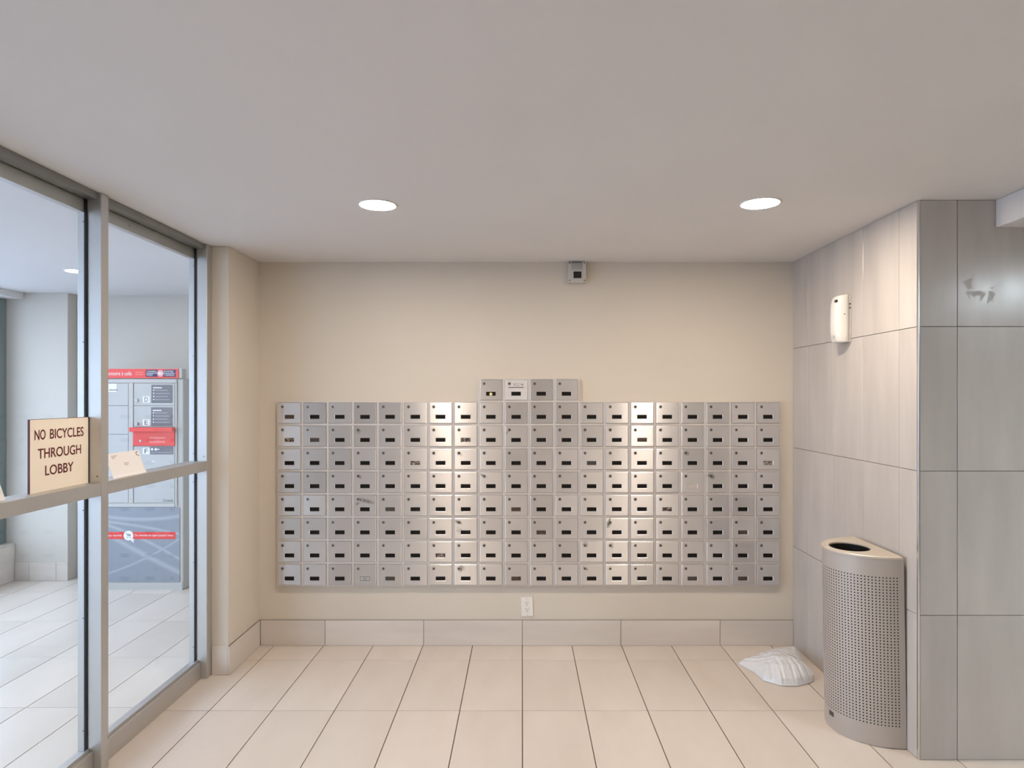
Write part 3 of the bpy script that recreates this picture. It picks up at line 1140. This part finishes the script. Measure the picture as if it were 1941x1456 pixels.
for v in bm.verts:
    p = v.co + bag0
    k = min(1, max(0, (p.z - .004) / .022))
    dz = .0035 * noise.noise(Vector((p.x * 22, p.y * 22, 1.0))) + .0015 * noise.noise(Vector((p.x * 55, p.y * 50, p.z * 40)))
    for (xa, ya, xb, yb, dep, wd) in CREASES:
        a_, b_, q_ = Vector((xa, ya)), Vector((xb, yb)), Vector((p.x, p.y))
        t_ = (q_ - a_).dot(b_ - a_) / (b_ - a_).length_squared
        tc = min(1, max(0, t_))
        ds = (q_ - (a_ + (b_ - a_) * tc)).length
        dz -= .55 * dep * math.exp(-(ds / wd) ** 2) * (.35 + .65 * math.sin(math.pi * min(1, .15 + .75 * tc)))
        dz += .25 * dep * math.exp(-((ds - 2.2 * wd) / (1.2 * wd)) ** 2)
    v.co += v.normal * k * dz
    if v.co.z < .0005:
        v.co.z = .0005
mb = mat('white_poly_bag', (.70, .715, .745), .25, 0, .5)
bag = tag(link('plastic_bag', mesh_of(bm, 'plastic_bag', mb, smooth=True), loc=bag0), 'crumpled white plastic mailing bag lying on the floor beside the bin', 'bag')

# ================================================================== SIGN AND ENVELOPES ON THE TRANSOM
sy0, sy1 = Yd(2.282), Yd(2.590)
sw, sh = sy1 - sy0, .262
sg = tag(empty('sign', (XG + .004, (sy0 + sy1) / 2, TZ1 + .0005), (0, 0, math.pi / 2)), 'cream sign reading NO BICYCLES THROUGH LOBBY on the partition rail', 'sign')
bm = bmesh.new()
bm_box(bm, -sw / 2, sw / 2, -.0075, 0, 0, sh)
link('core', mesh_of(bm, 'core', M_MAROON, .0006), sg)
bm = bmesh.new()
bm_box(bm, -sw / 2 + .0015, sw / 2, -.0085, -.0074, 0, sh - .0015)
fc = link('face', mesh_of(bm, 'face', M_SIGN), sg)
for body_, w_, cx_, cz_ in (('NO', .053, -.1055, .206), ('BICYCLES', .182, .034, .206), ('THROUGH', .227, -.003, .138), ('LOBBY', .149, -.0065, .0745)):
    link('lettering', text_mesh(body_, w_, .0365, M_MAROON, bold=.012), fc, (cx_, -.0088, cz_))



def envelope(y0, y1, label, x0=-1.700, x1=XG + .0045, h=.102, sk=.008, marks=True):
    t = tag(empty('envelope', (x0, (y0 + y1) / 2, TZ1 + .0006)), label, 'envelope', 'envelopes left on the partition rail')
    hl = (y1 - y0) / 2
    bm = bmesh.new()
    n = 8
    fr, bk = [], []
    for i in range(n + 1):
        f = i / n
        xo = (x1 - x0) * (f ** .85)
        z = h * f
        row = []
        for y in (-hl, hl):
            row.append((xo, y - sk * f, z))
        fr.append([bm.verts.new(p) for p in row])
        bk.append([bm.verts.new((p[0] - .0012, p[1], p[2] + .0004)) for p in row])
    for i in range(n):
        bm.faces.new((fr[i][0], fr[i][1], fr[i + 1][1], fr[i + 1][0]))
        bm.faces.new((bk[i][0], bk[i + 1][0], bk[i + 1][1], bk[i][1]))
        bm.faces.new((fr[i][0], fr[i + 1][0], bk[i + 1][0], bk[i][0]))
        bm.faces.new((fr[i][1], bk[i][1], bk[i + 1][1], fr[i + 1][1]))
    bm.faces.new((fr[0][0], bk[0][0], bk[0][1], fr[0][1]))
    bm.faces.new((fr[n][0], fr[n][1], bk[n][1], bk[n][0]))
    link('paper', mesh_of(bm, 'paper', M_PAPER), t)
    if marks:
        def mk(nm, ya, yb, fa, fb, m):
            b2 = bmesh.new()
            pts = []
            for y, f in ((ya, fa), (yb, fa), (yb, fb), (ya, fb)):
                pts.append(b2.verts.new(((x1 - x0) * (f ** .85) + .0008, y - sk * f, h * f)))
            b2.faces.new(pts)
            link(nm, mesh_of(b2, nm, m), t)
        g = mat('envelope_ink', (.40, .36, .36), .7)
        for k in range(3):
            mk('printed_line', -.085, -.045 - .01 * k, .88 - .05 * k, .90 - .05 * k, g)
        mk('printed_line', -.015, .020, .52, .545, g)
        mk('printed_line', -.015, .012, .455, .48, g)
        for k, (ya, fa) in enumerate(((.088, .86), (.098, .90), (.090, .78), (.101, .74))):
            mk('stamp_mark', ya, ya + .008, fa, fa + .06, mat('stamp_ink', (.30, .28, .30), .7))
    return t


envelope(Yd(2.713), Yd(2.950), 'white envelope leaning on the glass right of the near post')
envelope(Yd(1.925), Yd(2.16), 'paper envelope on the rail at the left edge of the photo', x0=-1.712, marks=False, h=.11, sk=.02)

# ================================================================== PARCEL LOCKER IN THE VESTIBULE
LD = 5.067
YL = Yd(LD)


def lx(px):
    return PX(px, LD)


def lz(py):
    return PZ(py, LD)


LX0, LX1 = -3.44, lx(347.5)
lk_ = tag(empty('parcel_locker', ((LX0 + LX1) / 2, YL, 0)), 'grey parcel locker with red header and lettered doors beyond the glass', 'parcel locker')


def lbox(name, x0, x1, z0, z1, y0, y1, m, parent=lk_, bevel=0):
    """y0,y1 measured from the front of the locker, negative towards the viewer"""
    if x0 > x1:
        x0, x1 = x1, x0
    if z0 > z1:
        z0, z1 = z1, z0
    return box(name, (x0, x1, YL + y0, YL + y1, z0, z1), m, parent, bevel)


lbox('body', LX0, LX1, 0, lz(717.5), 0, YVB - YL - .002, M_LOCKER, bevel=.006)
hd = lbox('header', LX0, LX1 - .004, lz(717), lz(698.5), -.012, .05, M_LOCKER, bevel=.003)
lbox('header_sign', LX0 + .02, lx(340.5), lz(717), lz(699.5), -.016, -.0125, M_RED, hd)
ax_ = hd


def ltext(body, pxc, pyc, w_, h_, m, parent, yo):
    o = link('lettering', text_mesh(body, w_ * LD / F, h_ * LD / F, m), parent)
    o.location = Vector((lx(pxc), YL + yo, lz(pyc))) - world_loc(parent)
    return o


ltext('Armoire à colis', 228, 708, 48, 7.5, M_PRINTW, hd, -.0165)
lbox('printed_line', lx(259), lx(274), lz(707), lz(705), -.0165, -.0161, M_REDL, hd)
lbox('printed_line', lx(259), lx(274), lz(711), lz(709), -.0165, -.0161, M_REDL, hd)
lbox('logo_box', lx(278.6), lx(301), lz(714.5), lz(701.3), -.0165, -.0161, M_NAVY, hd)
lbox('logo_box', lx(311.5), lx(335), lz(714.5), lz(701.3), -.0165, -.0161, M_NAVY, hd)
lbox('logo_line', lx(279.5), lx(334), lz(708.2), lz(707.5), -.0168, -.0164, M_PRINTW, hd)
ltext('CANADA', 290, 704.6, 18.5, 3.6, M_PRINTW, hd, -.0169)
ltext('POST', 286.6, 711, 11.5, 3.6, M_PRINTW, hd, -.0169)
ltext('POSTES', 322, 704.6, 17.5, 3.6, M_PRINTW, hd, -.0169)
ltext('CANADA', 323.5, 711, 18.5, 3.6, M_PRINTW, hd, -.0169)
hl_ = world_loc(hd)
cyl('logo_disc', (lx(306.3), YL - .0178, lz(708)), .0255, .0012, 'y', mat('logo_pink', (.80, .42, .42), .5), hd, 24, loc=tuple(-hl_))
bm = bmesh.new()
ccx, ccz = lx(306.3), lz(708)
for pts in ([(-.016, .010), (.018, .002), (-.016, -.002)], [(-.010, -.004), (.018, 0), (-.010, -.013)]):
    bm.faces.new([bm.verts.new((ccx + a, YL - .0182, ccz + b)) for a, b in pts])
link('logo_wing', mesh_of(bm, 'logo_wing', M_PRINTW), hd, tuple(-hl_))

# frame rails around the doors
lbox('frame_rail', LX0 + .01, lx(336), lz(726), lz(718.5), -.010, -.0005, M_LOCKER, bevel=.002)
lbox('frame_rail', lx(333), lx(336.5), lz(960), lz(726.2), -.010, -.0005, M_LOCKER, bevel=.002)
lbox('frame_rail', lx(245), lx(253.8), lz(953.5), lz(726.2), -.010, -.0005, M_LOCKER, bevel=.002)
lbox('frame_rail', LX0 + .01, lx(332.5), lz(961), lz(954), -.010, -.0005, M_LOCKER, bevel=.002)


def ldoor(x0, x1, y0, y1, letter=None, plate=None, lockp=None):
    d = lbox('door', x0, x1, lz(y1 - .4), lz(y0 + .4), -.007, -.0005, M_LOCKERD, bevel=.0015)
    if letter:
        ch, ly0, ly1 = letter
        lbox('letter_plate', lx(271.7), lx(285), lz(ly1), lz(ly0), -.0085, -.0071, M_PRINTW, d)
        ltext(ch, 278.6, (ly0 + ly1) / 2, 6.5, 8.6, M_PRINTK, d, -.0089)
    if plate:
        px0, px1, py0, py1, n = plate
        lbox('info_plate', lx(px0), lx(px1), lz(py1), lz(py0), -.0085, -.0071, M_PLATE, d)
        if n:
            lbox('printed_line', lx(px0 + 3.5), lx(px0 + 20), lz(py0 + 6.7), lz(py0 + 4.7), -.0089, -.0086, M_PRINTW, d)
            for k in range(n):
                yy_ = py0 + 10.2 + 5.9 * k
                cyl('bullet', (lx(px0 + 4.6), YL - .0089, lz(yy_)), .0052, .0003, 'y', M_PRINTW, d, 10, loc=tuple(-world_loc(d)))
                lbox('printed_line', lx(px0 + 7.5), lx(px0 + (35 if k % 2 else 31)), lz(yy_ + 1.3), lz(yy_ - .6), -.0089, -.0086, M_PLATEL, d)
        else:
            cyl('key_symbol', (lx(px0 + 4), YL - .0089, lz(py0 + 5.2)), .0095, .0003, 'y', M_PRINTW, d, 12, loc=tuple(-world_loc(d)))
            cyl('key_symbol', (lx(px0 + 11), YL - .0089, lz(py0 + 5.2)), .0105, .0003, 'y', M_PRINTW, d, 12, loc=tuple(-world_loc(d)))
            lbox('key_symbol', lx(px0 + 12), lx(px0 + 18), lz(py0 + 6.1), lz(py0 + 4.3), -.0089, -.0086, M_PRINTW, d)
            lbox('printed_line', lx(px0 + 3), lx(px1 - 2.5), lz(py0 + 12), lz(py0 + 10.6), -.0089, -.0086, M_PLATEL, d)
    if lockp:
        cyl('lock', (lx(lockp[0]), YL - .019, lz(lockp[1])), .011, .0125, 'y', mat('locker_lock', (.34, .33, .32), .35, .8), d, 14, loc=tuple(-world_loc(d)))
    return d


dd = ldoor(lx(254.6), lx(332), 726.4, 768.8, ('D', 751.4, 763.4), (288, 328, 729.5, 764, 4), (260.7, 759))
ldoor(lx(254.6), lx(332), 769.2, 809.6, ('E', 795, 807), (287.5, 328, 772.3, 807.7, 4), (260.7, 803))
# red mail drop with overhanging flap
ms = lbox('mail_slot', lx(254), lx(333), lz(845), lz(817.5), -.016, -.0005, M_RED, bevel=.002)
lbox('flap', lx(252.3), lx(334), lz(818), lz(810), -.055, -.0165, M_RED, ms, bevel=.003)
lbox('printed_line', lx(285), lx(315), lz(832), lz(828), -.0165, -.0162, M_REDL, ms)
lbox('printed_line', lx(285), lx(315), lz(839.5), lz(835.5), -.0165, -.0162, M_REDL, ms)
cyl('lock', (lx(268.8), YL - .021, lz(835.5)), .009, .005, 'y', mat('locker_lock', (.34, .33, .32), .35, .8), ms, 12, loc=tuple(-world_loc(ms)))
df = ldoor(lx(254.6), lx(332), 845.4, 953.6, ('F', 849, 861), (285.5, 329.4, 846.5, 861.3, 0))
ltext('Canada', 319.5, 948.3, 19, 5.2, M_PRINTK, df, -.0075)
lbox('printed_line', lx(288), lx(295), lz(875.5), lz(874), -.0075, -.0072, M_PRINTW, df)
d1 = ldoor(LX0 + .014, lx(244), 726.4, 768.8)
lbox('torn_sticker', lx(203), lx(222), lz(743), lz(727.5), -.0078, -.0072, M_PRINTW, d1)
for k in range(5):
    lbox('sticker_print', lx(208.5 + 3.2 * k), lx(211 + 3.2 * k), lz(740.3), lz(738.4), -.0083, -.0079, M_PRINTK, d1)
ldoor(LX0 + .014, lx(244), 769.2, 823)
ldoor(LX0 + .014, lx(244), 823.6, 953.6)


def swoosh_mat():
    m = mat('locker_lower_print', (.30, .33, .38), .35)
    tc = nd(m, 'ShaderNodeTexCoord')
    sep = nd(m, 'ShaderNodeSeparateXYZ')
    lk(m, tc.outputs['Object'], sep.inputs[0])
    tot = None
    for (a0, a1, a2, wd) in ((.155, -.15, -.10, .010), (.085, -.42, -.25, .012), (-.16, .42, .30, .008), (.20, -.05, .28, .014), (-.02, -.55, .1, .02)):
        # z - (a0 + a1 x + a2 x^2)
        q = nd(m, 'ShaderNodeMath', operation='MULTIPLY_ADD')
        q.inputs[1].default_value = a2
        q.inputs[2].default_value = a1
        lk(m, sep.outputs['X'], q.inputs[0])
        q2 = nd(m, 'ShaderNodeMath', operation='MULTIPLY_ADD')
        q2.inputs[2].default_value = a0
        lk(m, q.outputs[0], q2.inputs[0])
        lk(m, sep.outputs['X'], q2.inputs[1])
        s_ = nd(m, 'ShaderNodeMath', operation='SUBTRACT')
        lk(m, sep.outputs['Z'], s_.inputs[0])
        lk(m, q2.outputs[0], s_.inputs[1])
        ab = nd(m, 'ShaderNodeMath', operation='ABSOLUTE')
        lk(m, s_.outputs[0], ab.inputs[0])
        mr = nd(m, 'ShaderNodeMapRange')
        mr.inputs['From Min'].default_value = wd * 1.6
        mr.inputs['From Max'].default_value = 0
        lk(m, ab.outputs[0], mr.inputs['Value'])
        if tot is None:
            tot = mr.outputs[0]
        else:
            mx = nd(m, 'ShaderNodeMath', operation='MAXIMUM')
            lk(m, tot, mx.inputs[0])
            lk(m, mr.outputs[0], mx.inputs[1])
            tot = mx.outputs[0]
    r = ramp(m, tot, [(0, (.27, .30, .35)), (1, (.40, .43, .47))])
    lk(m, r.outputs[0], bsdf(m).inputs['Base Color'])
    return m


lp = lbox('lower_panel', LX0 + .012, lx(341), lz(1103), lz(961.6), -.005, -.0005, swoosh_mat())
rb = lbox('red_band', LX0 + .05, lx(333.4), lz(1021.6), lz(1008.3), -.006, -.0052, M_RED, lp)
ltext('online world', 213.5, 1014.6, 35, 4.2, M_PRINTW, lp, -.0064)
ltext("Du monde en ligne jusqu'à vous", 292.5, 1014.8, 72, 5.4, M_PRINTW, lp, -.0064)
cyl('cart_badge', (lx(244.5), YL - .0072, lz(1015)), .038, .0012, 'y', M_PRINTW, lp, 28, loc=tuple(-world_loc(lp)))
lbox('cart_symbol', lx(242), lx(249), lz(1016), lz(1012), -.0077, -.0073, M_PLATEL, lp)
lbox('cart_symbol', lx(240), lx(242.2), lz(1012.5), lz(1011), -.0077, -.0073, M_PLATEL, lp)
for px_ in (243, 247.5):
    cyl('cart_symbol', (lx(px_), YL - .0077, lz(1018.6)), .005, .0004, 'y', M_PLATEL, lp, 10, loc=tuple(-world_loc(lp)))
bm = bmesh.new()
pl = [(249.5, 1018.5), (257, 1023.5), (253.6, 1024.3), (255.2, 1028), (253, 1028.4), (251.7, 1025), (249.7, 1027)]
bm.faces.new([bm.verts.new((lx(a), YL - .0078, lz(b))) for a, b in pl])
link('cursor_symbol', mesh_of(bm, 'cursor_symbol', M_PRINTW), lp, tuple(-world_loc(lp)))
lbox('plinth', LX0 + .006, LX1 - .006, 0.0, lz(1104), -.006, -.0005, M_LOCKER)
